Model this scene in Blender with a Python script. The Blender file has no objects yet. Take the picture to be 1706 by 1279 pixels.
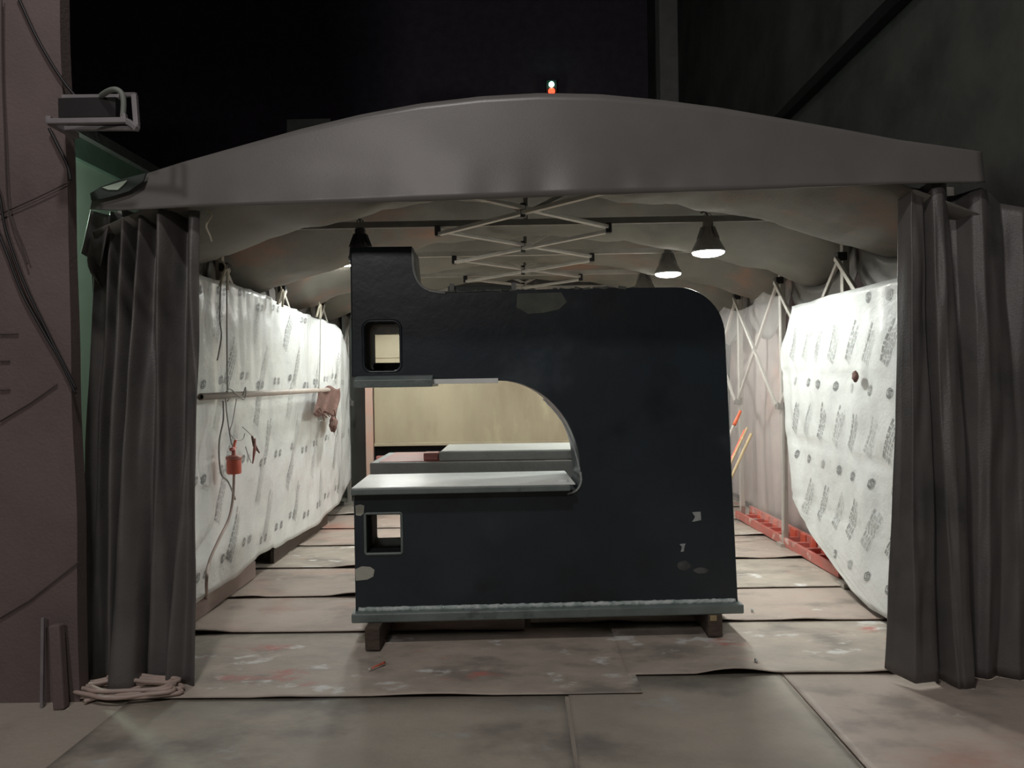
import bpy, bmesh, math, random
from mathutils import Vector, Matrix, noise
random.seed(7)
sc = bpy.context.scene
COL = sc.collection
R = math.radians

# ------------------------------------------------------------------ camera
F_PX, W, H = 1282.0, 1706.0, 1279.0
CAMZ = 1.55
YAW, PITCH, ROLL = R(0.80), R(-0.33), R(-0.90)
CROT = Matrix.Rotation(YAW, 4, 'Z') @ Matrix.Rotation(R(90) + PITCH, 4, 'X') @ Matrix.Rotation(ROLL, 4, 'Z')
cam_d = bpy.data.cameras.new('camera')
cam_d.sensor_fit = 'HORIZONTAL'; cam_d.sensor_width = 36.0
cam_d.lens = 36.0 * F_PX / W
cam_d.clip_start = 0.05; cam_d.clip_end = 200
cam = bpy.data.objects.new('camera', cam_d); COL.objects.link(cam)
cam.matrix_world = Matrix.Translation((0, 0, CAMZ)) @ CROT
sc.camera = cam

# ------------------------------------------------------------------ world, exposure
wd = bpy.data.worlds.new('night'); sc.world = wd; wd.use_nodes = True
wd.node_tree.nodes['Background'].inputs[0].default_value = (0.0034, 0.0026, 0.0042, 1)
wd.node_tree.nodes['Background'].inputs[1].default_value = 1.0
sc.view_settings.view_transform = 'Standard'; sc.view_settings.look = 'None'
sc.view_settings.gamma = 1.0; sc.view_settings.use_curve_mapping = False
sc.view_settings.exposure = 0.45

def area_light(name, loc, target, power, size, color):
    d = bpy.data.lights.new(name, 'AREA'); d.shape = 'DISK'; d.size = size
    d.energy = power; d.color = color
    o = bpy.data.objects.new(name, d); COL.objects.link(o); o.location = loc
    o.rotation_euler = (Vector(target) - Vector(loc)).to_track_quat('-Z', 'Y').to_euler()
    return o
# high-bay lamps of the hall, over and behind the photographer
area_light('hall_lamp_overhead', (-0.9, 0.1, 7.9), (-0.7, 1.2, 0), 108, 0.5, (1.0, 0.95, 0.92))
area_light('hall_lamp_rear', (-1.8, -4.0, 5.6), (-1.0, 4, 1.5), 82, 0.6, (1.0, 0.92, 0.90))

# ------------------------------------------------------------------ measuring: a pixel of the photo to a point on a plane
def ray(px, py):
    v = CROT.to_3x3() @ Vector(((px - W/2)/F_PX, (H/2 - py)/F_PX, -1.0))
    return v
O0 = Vector((0, 0, CAMZ))
def atY(px, py, y): v = ray(px, py); return O0 + v*(y/v.y)
def atX(px, py, x): v = ray(px, py); return O0 + v*(x/v.x)
def atZ(px, py, z): v = ray(px, py); return O0 + v*((z - CAMZ)/v.z)

# ------------------------------------------------------------------ materials
MATS = {}
def mat(name, c1, c2=None, rough=0.6, metal=0.0, scale=4.0, bump=0.0, bscale=40.0, spec=0.5,
        stains=(), coat=0.0, stretch=None, sheen=0.0, trans=0.0, detail=6.0, rvar=0.0):
    """stains: list of (colour, scale, low, high, seed) laid over by thresholded noise"""
    m = bpy.data.materials.new(name); m.use_nodes = True
    nt = m.node_tree; N = nt.nodes; L = nt.links
    b = N['Principled BSDF']
    tc = N.new('ShaderNodeTexCoord'); mp = N.new('ShaderNodeMapping')
    L.new(tc.outputs['Object'], mp.inputs[0])
    if stretch: mp.inputs['Scale'].default_value = stretch
    b.inputs['Roughness'].default_value = rough; b.inputs['Metallic'].default_value = metal
    b.inputs['Specular IOR Level'].default_value = spec
    b.inputs['Coat Weight'].default_value = coat; b.inputs['Coat Roughness'].default_value = 0.15
    col = None
    def noise_n(s, seed=0.0, det=detail):
        n = N.new('ShaderNodeTexNoise'); n.noise_dimensions = '4D'
        n.inputs['Scale'].default_value = s; n.inputs['Detail'].default_value = det
        n.inputs['Roughness'].default_value = 0.6; n.inputs['W'].default_value = seed
        L.new(mp.outputs[0], n.inputs['Vector']); return n
    def mix(fac, a, bb):
        x = N.new('ShaderNodeMix'); x.data_type = 'RGBA'
        L.new(fac, x.inputs[0])
        for s, v in ((6, a), (7, bb)):
            if isinstance(v, tuple): x.inputs[s].default_value = (*v, 1)
            else: L.new(v, x.inputs[s])
        return x.outputs[2]
    def ramp(src, lo, hi):
        r = N.new('ShaderNodeMapRange'); r.interpolation_type = 'SMOOTHSTEP'
        r.inputs[1].default_value = lo; r.inputs[2].default_value = hi
        L.new(src, r.inputs[0]); return r.outputs[0]
    if c2 is None: c2 = tuple(v*0.8 for v in c1)
    n0 = noise_n(scale)
    col = mix(ramp(n0.outputs[0], 0.3, 0.7), c1, c2)
    for (sc_, s, lo, hi, seed) in stains:
        col = mix(ramp(noise_n(s, seed).outputs[0], lo, hi), col, sc_)
    L.new(col, b.inputs['Base Color'])
    if rvar:
        r = N.new('ShaderNodeMapRange'); L.new(n0.outputs[0], r.inputs[0])
        r.inputs[1].default_value = .3; r.inputs[2].default_value = .7
        r.inputs[3].default_value = max(.05, rough - rvar); r.inputs[4].default_value = min(1, rough + rvar)
        L.new(r.outputs[0], b.inputs['Roughness'])
    if bump:
        bp = N.new('ShaderNodeBump'); bp.inputs['Strength'].default_value = bump
        bp.inputs['Distance'].default_value = 0.02
        L.new(noise_n(bscale, 3.3).outputs[0], bp.inputs['Height']); L.new(bp.outputs[0], b.inputs['Normal'])
    if trans:
        tr = N.new('ShaderNodeBsdfTranslucent'); L.new(col, tr.inputs[0])
        ms = N.new('ShaderNodeMixShader'); ms.inputs[0].default_value = trans
        out = N['Material Output']
        L.new(b.outputs[0], ms.inputs[1]); L.new(tr.outputs[0], ms.inputs[2]); L.new(ms.outputs[0], out.inputs[0])
    MATS[name] = m; return m
def emit(name, color, strength):
    m = bpy.data.materials.new(name); m.use_nodes = True
    b = m.node_tree.nodes['Principled BSDF']
    b.inputs['Base Color'].default_value = (*color, 1)
    b.inputs['Emission Color'].default_value = (*color, 1); b.inputs['Emission Strength'].default_value = strength
    MATS[name] = m; return m
def film(name, alpha, color):
    m = bpy.data.materials.new(name); m.use_nodes = True
    nt = m.node_tree; b = nt.nodes['Principled BSDF']
    b.inputs['Base Color'].default_value = (*color, 1); b.inputs['Roughness'].default_value = 0.22
    b.inputs['Alpha'].default_value = alpha
    MATS[name] = m; return m

mat('concrete_floor', (.46,.41,.34), (.36,.325,.28), .75, scale=1.3, bump=.3, bscale=30,
    stains=[((.19,.175,.155), 1.1, .50, .74, 1.), ((.42,.43,.41), 2.3, .62, .74, 2.), ((.16,.12,.10), .9, .55, .7, 5.)], detail=9)
mat('sheet_floor', (.50,.415,.36), (.43,.36,.31), .55, scale=2.0, bump=.25, bscale=25,
    stains=[((.44,.25,.20), 1.3, .52, .72, 1.), ((.29,.25,.215), 2.6, .48, .70, 4.), ((.66,.62,.57), 5.5, .63, .71, 2.),
            ((.50,.20,.155), 3.1, .70, .80, 8.)], stretch=(1, 1.5, 1), detail=9)
mat('sheet_floor_b', (.52,.455,.385), (.38,.335,.285), .55, scale=3.4, bump=.25, bscale=25,
    stains=[((.27,.24,.21), 2.1, .50, .66, 11.), ((.70,.69,.66), 4.2, .57, .66, 12.), ((.52,.22,.18), 2.6, .58, .70, 18.),
            ((.40,.44,.47), 3.7, .70, .76, 21.)], stretch=(1, 1.6, 1), detail=9)
mat('sheet_floor_front', (.48,.43,.36), (.35,.32,.27), .6, scale=1.7, bump=.25, bscale=25,
    stains=[((.20,.185,.165), 1.4, .46, .70, 31.), ((.45,.46,.44), 2.7, .60, .72, 32.), ((.30,.16,.14), 2.2, .64, .78, 38.)], stretch=(1, 1.4, 1), detail=9)
mat('plaster', (.175,.135,.130), (.140,.108,.105), .85, scale=2.2, bump=.25, bscale=60,
    stains=[((.085,.070,.066), 1.0, .56, .78, 3.), ((.20,.13,.13), 3., .62, .75, 6.)])
mat('hall_wall', (.115,.108,.102), (.06,.058,.057), .9, scale=1.2, bump=.35, bscale=18,
    stains=[((.035,.034,.034), .7, .48, .72, 3.)])
mat('dark_wall', (.20,.165,.22), (.15,.125,.17), .95)
mat('column_paint', (.42,.40,.40), (.34,.33,.33), .9)
mat('green_paint', (.58,.70,.58), (.52,.65,.53), .6, scale=1.5, stains=[((.30,.40,.33), 3, .6, .75, 1.)])
mat('green_trim', (.16,.24,.19), None, .6)
mat('canvas', (.165,.158,.148), (.145,.140,.132), .36, scale=3, bump=.04, bscale=120, spec=.5,
    stains=[((.14,.137,.13), 1.6, .58, .8, 9.)], trans=.04)
mat('canvas_dark', (.125,.117,.112), (.10,.096,.094), .40, scale=4, bump=.15, bscale=90, spec=.5,
    stains=[((.070,.071,.068), 2.2, .52, .74, 4.), ((.19,.17,.15), 5.0, .70, .8, 7.)])
mat('roof_fabric', (.225,.222,.195), (.175,.173,.155), .55, scale=2.5, bump=.15, bscale=80, spec=.35,
    stains=[((.36,.19,.13), 1.2, .52, .74, 14.), ((.125,.124,.115), 1.3, .52, .75, 2.)], trans=.12)
mat('side_fabric', (.20,.188,.18), (.17,.16,.156), .5, scale=2.5, bump=.15, bscale=80,
    stains=[((.42,.27,.23), 1.5, .55, .75, 5.), ((.13,.125,.12), 1.2, .52, .72, 2.)])
mat('pink_film', (.50,.42,.40), (.42,.37,.36), .3, scale=2.0, bump=.2, bscale=20,
    stains=[((.55,.36,.31), 1.2, .5, .7, 5.)])
mat('galvanised', (.52,.50,.45), (.44,.42,.385), .42, metal=.25, scale=9, bump=.1, stains=[((.40,.30,.26), 4, .62, .75, 2.)])
mat('beam_dark', (.21,.20,.18), (.16,.155,.14), .5, metal=.3, scale=9)
mat('joint_black', (.02,.02,.02), None, .5)
mat('white_plastic', (.80,.83,.82), (.72,.75,.74), .26, scale=2.6, bump=.55, bscale=7, spec=.5)
mat('print_ink', (.20,.21,.21), (.28,.29,.29), .5, scale=30)
mat('print_faint', (.40,.415,.41), (.52,.53,.52), .5, scale=25)
mat('machine_paint', (.025,.036,.045), (.017,.024,.030), .36, scale=2.2, bump=.12, bscale=9, spec=.5, rvar=.08,
    stains=[((.055,.070,.082), 2.2, .52, .76, 3.), ((.008,.009,.009), 1.4, .55, .75, 6.)])
mat('machine_inner', (.008,.010,.010), None, .85, spec=.15)
mat('machined_steel_lit', (.86,.89,.87), (.78,.82,.80), .30, metal=.0, scale=5, bump=.2, bscale=25)  # near-white: reflections on the bare steel are put into the colour
mat('flange_paint', (.185,.225,.215), (.13,.165,.155), .32, scale=5, bump=.25, bscale=30, stains=[((.07,.085,.08), 4, .58, .72, 3.)])
mat('weld_glint', (.80,.86,.84), (.35,.45,.43), .08, scale=20, bump=.9, bscale=55)
mat('filler', (.48,.50,.42), (.42,.44,.37), .8, scale=20)
mat('filler_grey', (.42,.45,.45), (.30,.33,.33), .8, scale=20)
mat('filler_dull', (.15,.165,.14), (.10,.115,.10), .8, scale=14)
mat('smudge', (.12,.125,.125), (.05,.055,.055), .7, scale=12)
mat('timber', (.10,.075,.058), (.060,.046,.037), .85, scale=14, stretch=(1, .2, 4), bump=.4)
mat('timber_cut', (.42,.34,.18), None, .8)
mat('tan_steel', (.40,.345,.235), (.33,.285,.195), .45, scale=1.8, bump=.1, stretch=(1, 1, .35),
    stains=[((.26,.21,.14), 1.3, .52, .75, 3.), ((.46,.40,.26), 2.0, .58, .72, 9.)])
mat('pink_post', (.50,.30,.24), (.44,.33,.27), .5, scale=4)
mat('plank_grey', (.33,.25,.225), (.28,.22,.20), .7, scale=5)
mat('primer_red', (.40,.14,.12), (.33,.15,.13), .55, scale=6)
mat('red_paint', (.78,.15,.085), (.66,.14,.09), .38, scale=8, stains=[((.78,.55,.50), 6, .60, .70, 3.)])
mat('red_worn', (.60,.16,.13), (.50,.20,.17), .5, scale=9, stains=[((.72,.56,.50), 7, .55, .66, 3.), ((.24,.19,.17), 5, .62, .7, 8.)])
mat('casting_grey', (.34,.35,.325), (.28,.29,.27), .6, scale=5, bump=.3, bscale=30, stains=[((.5,.51,.49), 4, .62, .72, 2.)])
mat('dark_green', (.045,.06,.052), None, .5)
mat('lamp_metal', (.34,.33,.31), (.25,.245,.23), .45, metal=.5, scale=12)
mat('lamp_dark', (.03,.029,.034), None, .5)
mat('glass_off', (.16,.15,.18), None, .2)
emit('lamp_glow', (1.0, .96, .86), 26.0)
emit('lamp_glow_far', (1.0, .96, .90), 14.0)
emit('led_green', (.35, 1.0, .65), 9.0); emit('led_red', (1.0, .05, .02), 3.0)
mat('rope', (.62,.58,.46), None, .9, scale=40)
mat('cord_grey', (.42,.41,.38), None, .7, scale=20)
mat('hose_pink', (.52,.40,.35), (.42,.34,.30), .5, scale=8)
mat('cable_black', (.014,.014,.014), None, .5)
mat('seam_dark', (.075,.060,.058), None, .9)
mat('pipe_pale', (.56,.50,.44), (.48,.42,.37), .5, scale=6, stains=[((.60,.30,.24), 4, .58, .70, 3.)])
mat('rust_brown', (.20,.105,.085), (.14,.085,.07), .85, scale=20, bump=.6, bscale=30)
mat('stick_tan', (.55,.42,.24), None, .7); mat('stick_orange', (.75,.16,.07), None, .5)
mat('bracket_steel', (.30,.28,.29), (.24,.225,.235), .55, metal=.3, scale=8)
mat('conduit', (.22,.24,.215), None, .6)
mat('white_paint', (.75,.74,.72), None, .6)
mat('foil', (.6,.6,.6), None, .2, metal=.9)
FILM = film('clear_film', .20, (.78,.74,.72))

# ------------------------------------------------------------------ object helpers
def link(o, parent=None):
    COL.objects.link(o)
    if parent: o.parent = parent
    return o
def tag(o, label=None, cat=None, group=None, kind=None):
    if label: o['label'] = label
    if cat: o['category'] = cat
    if group: o['group'] = group
    if kind: o['kind'] = kind
    return o
def thing(name, loc, label, cat, group=None):
    o = bpy.data.objects.new(name, None); o.location = loc; o.empty_display_size = .1
    link(o); return tag(o, label, cat, group)
def root_loc(p):
    v = Vector((0, 0, 0))
    while p: v += p.location; p = p.parent
    return v
class MB:
    """collects shapes in world coordinates; build() links them as one mesh object"""
    def __init__(s): s.v = []; s.f = []; s.sm = []
    def add(s, vs, fs, smooth=False):
        n = len(s.v); s.v += [Vector(v) for v in vs]; s.f += [tuple(i + n for i in f) for f in fs]; s.sm += [smooth]*len(fs); return s
    def box(s, lo, hi, M=None):
        x0,y0,z0 = lo; x1,y1,z1 = hi
        vs = [Vector(p) for p in ((x0,y0,z0),(x1,y0,z0),(x1,y1,z0),(x0,y1,z0),(x0,y0,z1),(x1,y0,z1),(x1,y1,z1),(x0,y1,z1))]
        if M: vs = [M @ v for v in vs]
        return s.add(vs, [(0,3,2,1),(4,5,6,7),(0,1,5,4),(1,2,6,5),(2,3,7,6),(3,0,4,7)])
    def bar(s, a, b, w=.03, h=None, up=(0,0,1)):
        a, b = Vector(a), Vector(b); h = h or w; d = (b - a).normalized(); u = Vector(up)
        if abs(d.dot(u)) > .95: u = Vector((0,1,0))
        sx = d.cross(u).normalized()*w/2; sz = sx.cross(d).normalized()*h/2
        vs = [p + q for p in (a, b) for q in (-sx-sz, sx-sz, sx+sz, -sx+sz)]
        return s.add(vs, [(0,1,2,3),(7,6,5,4),(0,4,5,1),(1,5,6,2),(2,6,7,3),(3,7,4,0)])
    def tube(s, pts, r, n=8, cap=True):
        pts = [Vector(p) for p in pts]; vs = []; fs = []; prev = None
        rs = r if isinstance(r, (list, tuple)) else [r]*len(pts)
        for i, p in enumerate(pts):
            t = (pts[min(i+1, len(pts)-1)] - pts[max(i-1, 0)]).normalized()
            u = prev if prev else (Vector((0,0,1)) if abs(t.z) < .9 else Vector((1,0,0)))
            u = (u - t*u.dot(t)).normalized(); prev = u; w = t.cross(u)
            for k in range(n):
                a = 2*math.pi*k/n; vs.append(p + (u*math.cos(a) + w*math.sin(a))*rs[i])
        for i in range(len(pts) - 1):
            for k in range(n):
                k2 = (k+1) % n; fs.append((i*n+k, i*n+k2, (i+1)*n+k2, (i+1)*n+k))
        if cap: fs += [tuple(range(n))[::-1], tuple((len(pts)-1)*n + k for k in range(n))]
        return s.add(vs, fs, True)
    def lathe(s, prof, c, n=24, axis=None):
        c = Vector(c); vs = []; fs = []; M = axis or Matrix.Identity(3)
        for r, z in prof:
            for k in range(n):
                a = 2*math.pi*k/n; vs.append(c + M @ Vector((r*math.cos(a), r*math.sin(a), z)))
        for i in range(len(prof)-1):
            for k in range(n):
                k2 = (k+1) % n; fs.append((i*n+k, i*n+k2, (i+1)*n+k2, (i+1)*n+k))
        fs += [tuple(range(n))[::-1], tuple((len(prof)-1)*n + k for k in range(n))]
        return s.add(vs, fs, True)
    def grid(s, fn, nu, nv):
        vs = [fn(i/nu, j/nv) for j in range(nv+1) for i in range(nu+1)]
        fs = [(j*(nu+1)+i, j*(nu+1)+i+1, (j+1)*(nu+1)+i+1, (j+1)*(nu+1)+i) for j in range(nv) for i in range(nu)]
        return s.add(vs, fs, True)
    def poly(s, pts, d):
        """flat outline pts thickened by vector d"""
        n = len(pts); d = Vector(d); a = [Vector(p) for p in pts]
        vs = a + [p + d for p in a]
        return s.add(vs, [tuple(range(n)), tuple(range(2*n-1, n-1, -1))] + [(i, n+i, n+(i+1) % n, (i+1) % n) for i in range(n)])
    def build(s, name, m, parent=None, bevel=0.0, solid=0.0, label=None, cat=None, group=None, kind=None, seg=2):
        me = bpy.data.meshes.new(name); off = root_loc(parent)
        me.from_pydata([tuple(v - off) for v in s.v], [], s.f); me.update()
        for p, q in zip(me.polygons, s.sm): p.use_smooth = q
        bm = bmesh.new(); bm.from_mesh(me); bmesh.ops.recalc_face_normals(bm, faces=bm.faces); bm.to_mesh(me); bm.free()
        me.materials.append(MATS[m])
        o = link(bpy.data.objects.new(name, me), parent)
        if bevel:
            md = o.modifiers.new('bevel', 'BEVEL'); md.width = bevel; md.segments = seg; md.limit_method = 'ANGLE'
        if solid:
            md = o.modifiers.new('solid', 'SOLIDIFY'); md.thickness = solid; md.offset = 0
        return tag(o, label, cat, group, kind)
def nz(x, y=0., z=0.): return noise.noise(Vector((x, y, z)))
def spline(pts, t):
    """Catmull-Rom through pts, t in 0..1"""
    n = len(pts) - 1; x = min(max(t, 0), 1)*n; i = min(int(x), n-1); u = x - i
    p0, p1, p2, p3 = pts[max(i-1, 0)], pts[i], pts[i+1], pts[min(i+2, n)]
    return 0.5*((2*p1) + (p2-p0)*u + (2*p0-5*p1+4*p2-p3)*u*u + (3*p1-p0-3*p2+p3)*u*u*u)
def curve_pts(pts, n):
    pts = [Vector(p) for p in pts]; return [spline(pts, i/n) for i in range(n+1)]
def lerp_tab(tab, x):
    if x <= tab[0][0]: return tab[0][1]
    for (a, b), (c, d) in zip(tab, tab[1:]):
        if x <= c:
            t = (x-a)/(c-a); t = t*t*(3-2*t); return b + (d-b)*t
    return tab[-1][1]

# ================================================================== THE SETTING
fl = MB().box((-22, -6, -.2), (8, 21, 0)).build('floor', 'concrete_floor', kind='structure')
MB().box((3.45, -6, 0), (3.75, 21, 14)).build('wall_right', 'hall_wall', kind='structure')
MB().box((-22, 20.5, 0), (3.45, 21, 14)).build('wall_back', 'dark_wall', kind='structure')
MB().box((-22, -6, 14), (8, 21, 14.2)).build('ceiling', 'dark_wall', kind='structure')
# foreground pier on the left, slightly uneven face
def pier():
    m = MB()
    def edge(z): return -2.20 - .012*max(z-1, 0) + .012*nz(z*1.7, 2.)
    zs = [0 + 8*i/40 for i in range(41)]
    def f(u, v):
        z = 8*v; x = -6 + (edge(z) + 6)*u
        return (x, 3.74 + .012*nz(x*1.3, z*1.1, 4.), z)
    m.grid(f, 40, 60)
    m.grid(lambda u, v: (edge(8*v), f(1, v)[1] + (3.82 - f(1, v)[1])*u, 8*v), 1, 60)
    m.grid(lambda u, v: (-6 + (edge(8*v)+6)*u, 3.82, 8*v), 1, 60)
    return m.build('wall_left', 'plaster', kind='structure')
wl = pier()
def on_pier(px, py, off=.0): return atY(px, py, 3.728 - off)
for a in ([(0,357),(60,330),(116,303)], [(0,1030),(50,1000),(132,935)], [(0,702),(50,672),(95,640)], [(0,557),(30,556)], [(0,602),(16,601)], [(0,650),(16,649)]):
    MB().tube([on_pier(*p) for p in a], .0035, 5).build('seam', 'seam_dark', wl)
# greenish neighbouring building to the left
gw = MB().box((-4.35, 4.3, 0), (-4.05, 16, 3.62)).build('wall_neighbour', 'green_paint', kind='structure')
MB().box((-4.40, 4.3, 3.62), (-4.0, 16, 3.82)).build('coping', 'green_trim', gw)
MB().box((-4.5, 4.3, 3.82), (-3.93, 16, 3.92)).build('roof_edge', 'hall_wall', gw)
# pilaster, dark rail and conduit along the right wall
MB().box((3.05, 16.6, 0), (3.45, 17.1, 14)).build('trim_1', 'column_paint', kind='structure', bevel=.02)
MB().box((3.33, 1, 4.80), (3.45, 16.5, 4.93)).build('trim_2', 'joint_black', kind='structure', bevel=.01)

# ------------------------------------------------------------------ overlapping floor sheets (pieces of the floor)
def floor_sheet(x0, x1, y0, y1, m, lift, seed, level):
    nu = 44
    def top(u, v):
        x = x0 + (x1-x0)*u; y = y0 + (y1-y0)*v
        e = (1-v)**5
        w = max(0, nz(x*2.3 + seed, seed*1.7))*lift*2.2*e
        edge = .012*nz(x*1.1, seed) * (1 if v < .5 else -1)
        z = level*.0 + .006 + .013*(1-v) + w + .002*nz(x*3, y*3, seed)*(1-v)
        return Vector((x, y + edge*(1-v), z))
    mb = MB()
    vs = []; nv = 8
    vv = [0, .02, .06, .12, .22, .4, .6, .8, 1]
    for k, dz in ((0, 0), (1, -.005)):
        for j in range(nv+1):
            for i in range(nu+1): p = top(i/nu, vv[j]); vs.append(p + Vector((0, 0, dz)))
    n = (nu+1)*(nv+1); fs = []
    idx = lambda i, j: j*(nu+1)+i
    for j in range(nv):
        for i in range(nu):
            q = (idx(i,j), idx(i+1,j), idx(i+1,j+1), idx(i,j+1)); fs += [q, tuple(k+n for k in q[::-1])]
    for i in range(nu): fs += [(idx(i+1,0), idx(i,0), idx(i,0)+n, idx(i+1,0)+n), (idx(i,nv), idx(i+1,nv), idx(i+1,nv)+n, idx(i,nv)+n)]
    for j in range(nv): fs += [(idx(0,j), idx(0,j+1), idx(0,j+1)+n, idx(0,j)+n), (idx(nu,j+1), idx(nu,j), idx(nu,j)+n, idx(nu,j+1)+n)]
    mb.add(vs, fs, True)
    return mb.build('floor_sheet', m, fl)
L_ED = [3.74, 4.72, 5.50, 6.36, 7.22, 8.05, 8.9, 9.75]
R_ED = [3.98, 4.84, 5.60, 6.50, 7.45, 8.3, 9.1, 9.75]
for i in range(7):
    floor_sheet(-2.35, -.02 + .05*nz(i*3.1) + (.58 if i == 0 else 0), L_ED[i], L_ED[i+1] + .05, ['sheet_floor', 'sheet_floor_b'][i % 3 == 0], .022 if i else .008, i*2.7 + 1, i)
    floor_sheet(.02 + .05*nz(i*3.1) + (.5 if i == 0 else 0), 2.72, R_ED[i], R_ED[i+1] + .05, ['sheet_floor_b', 'sheet_floor'][i % 2], .030, i*3.9 + 20, i)
floor_sheet(-1.95, .18, 2.4, 3.80, 'sheet_floor_front', .004, 61, 0)
floor_sheet(.2, 1.30, 2.35, 4.05, 'sheet_floor_front', .004, 67, 0)
floor_sheet(1.32, 3.2, 2.3, 4.06, 'sheet_floor', .004, 71, 0)

# ================================================================== TENT
TC, TW = .07, 2.35
FR = [4.25, 5.60, 6.95, 8.30, 9.65]
def zarch(x): return 3.05 - .094*(x-TC)**2
tent = thing('push_pull_tent', (TC, 4.05, 0), 'large grey arched canvas tent on a folding scissor frame around the black machine', 'tent')
# roof bays, hanging slack between the hoops
def roof_bay(k, y0, y1):
    amp = .30 if k else .27
    def f(u, v):
        x = TC - TW + 2*TW*u; y = y0 + (y1-y0)*v
        s = math.sin(math.pi*min(max(v*1.02 - .01, 0), 1))**.75
        e = abs(2*u-1)
        w = .045*nz(x*2.2, k*5.1)*s + .022*nz(x*5, y*4, k)*s + .012*nz(x*11, y*2.5, k+3)*s
        z = zarch(x) - amp*s*(1 - .25*e**3) + w - .03 - (.13*(1-v)**2 if k == 0 else 0)
        return Vector((x, y + .03*nz(x*2, k*9.)*s, z))
    MB().grid(f, 90, 16).build('roof_panel', 'roof_fabric', tent, solid=.004)
    # eave flaps of each bay
    for sd in (-1, 1):
        def g(u, v, sd=sd):
            b = f(0 if sd < 0 else 1, u); y = b.y
            hang = .22 + .14*math.sin(math.pi*u)
            return Vector((b.x + sd*(.02*math.sin(v*3)) + .03*nz(y*4, v*2, k + sd)*v, y, b.z - hang*v))
        MB().grid(g, 18, 6).build('eave_flap', 'side_fabric' if k > 1 else 'canvas', tent, solid=.004)
roof_bay(0, 4.07, FR[1])
for k in range(1, 4): roof_bay(k, FR[k], FR[k+1])
# front valance: arch-shaped canvas end piece
VY = 4.04
top_px = [(150,322),(205,300),(300,270),(400,242),(500,214),(600,190),(700,171),(800,159),(900,154),(1000,156),(1100,165),(1200,178),(1300,195),(1400,213),(1500,232),(1635,251)]
bot_px = [(150,349),(205,352),(330,346),(480,343),(620,339),(740,336),(880,330),(1010,325),(1110,322),(1250,318),(1380,312),(1490,308),(1640,305)]
def interp(tab, x):
    for (a, b), (c, d) in zip(tab, tab[1:]):
        if x <= c: return b + (d-b)*(x-a)/(c-a)
    return tab[-1][1]
def val(u, v):
    px = 152 + (1638-152)*u
    yt, yb = interp(top_px, min(px,1635)), interp(bot_px, px)
    p = atY(px, yb + (yt-yb)*v, VY)
    p.y += .014*nz(p.x*1.6, p.z*3, 2.)*(1-v*.6) + .012*v*v - .02*(1-v)**3 + .02*nz(p.x*5, 1.)*(1-v)**4
    return p
MB().grid(val, 120, 14).build('front_valance', 'canvas', tent, solid=.005)
# loose folded end of the valance at the left eave
c = [(150,322),(168,311),(200,299),(243,288),(238,302),(215,318),(190,326),(170,331),(152,334)]
MB().poly([atY(x, y, 4.010) for x, y in c], (0, .012, 0)).build('folded_corner', 'dark_green', tent)
MB().poly([atY(x, y, 4.003) for x, y in [(170,312),(200,303),(212,300),(205,308),(196,316),(180,316)]], (0, .01, 0)).build('folded_corner_patch', 'green_paint', tent)
def hang_flap(u, v):
    px = 151 + (32 + 0*v)*u - 16*v; py = 350 + 72*v + 14*u*v + 8*u
    p = atY(px, py, 4.07); p.y += .03*math.sin(u*3); return p
MB().grid(hang_flap, 6, 8).build('corner_flap', 'canvas_dark', tent, solid=.004)
# hoops, tie beams, struts
XL, XR = -2.20, 2.34
for i, y in enumerate(FR):
    MB().tube([(x, y, zarch(x) - .012) for x in [TC - 2.27 + 4.54*k/30 for k in range(31)]], .018, 8).build('roof_hoop', 'galvanised', tent)
    if i > 0:
        MB().bar((TC-1.93, y, 2.69), (TC+1.93, y, 2.69), .035, .045).build('tie_beam', 'beam_dark' if i == 1 else 'galvanised', tent)
        MB().bar((TC-.03, y, 2.70), (TC-.03, y, 3.02), .03).build('king_post', 'beam_dark', tent)
        for s in (-1, 1): MB().bar((TC-.03, y-.03, 2.75), (TC-.03 + s*.50, y-.03, 2.985), .028).build('roof_strut', 'beam_dark' if i == 1 else 'galvanised', tent)
    for X, s in ((XL, -1), (XR, 1)):
        post = MB().bar((X, y, .03), (X, y, 2.56), .05).build('post', 'galvanised', tent, bevel=.006)
        MB().box((X-.06, y-.06, .012), (X+.06, y+.06, .045)).build('foot_plate', 'galvanised', post)
# lying scissors under the roof
NX = .62
for i in range(4):
    y0, y1 = FR[i], FR[i+1]
    z = 2.615
    for s, dz in ((1, 0), (-1, .03)):
        MB().bar((TC - .05 + s*NX, y0, z+dz), (TC - .05 - s*NX, y1, z+dz), .038, .026).build('roof_scissor_bar', 'galvanised', tent, bevel=.004)
    MB().lathe([(.02,-.03),(.02,.06)], (TC-.05, (y0+y1)/2, z), 10).build('scissor_pivot', 'joint_black', tent)
for y in FR[1:]:
    for s in (-1, 1):
        MB().box((TC-.05+s*NX-.022, y-.03, 2.60), (TC-.05+s*NX+.022, y+.03, 2.675)).build('scissor_joint', 'joint_black', tent, bevel=.006)
# standing scissors along both sides
for X, s in ((XL + .035, 1), (XR - .035, -1)):
    for i in range(4):
        for a, b, dx in ((2.39, 1.28, 0), (1.28, 2.39, .03*s)):
            MB().bar((X+dx, FR[i], a), (X+dx, FR[i+1], b), .036, .026, up=(1,0,0)).build('side_scissor_bar', 'galvanised', tent, bevel=.004)
        MB().box((X-.03, FR[i+1]-.04, 1.245), (X+.04, FR[i+1]+.04, 1.31)).build('side_slider', 'beam_dark', tent, bevel=.006)
        MB().box((X-.03, FR[i+1]-.04, 2.37), (X+.04, FR[i+1]+.04, 2.43)).build('side_joint', 'joint_black', tent, bevel=.006)
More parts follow.
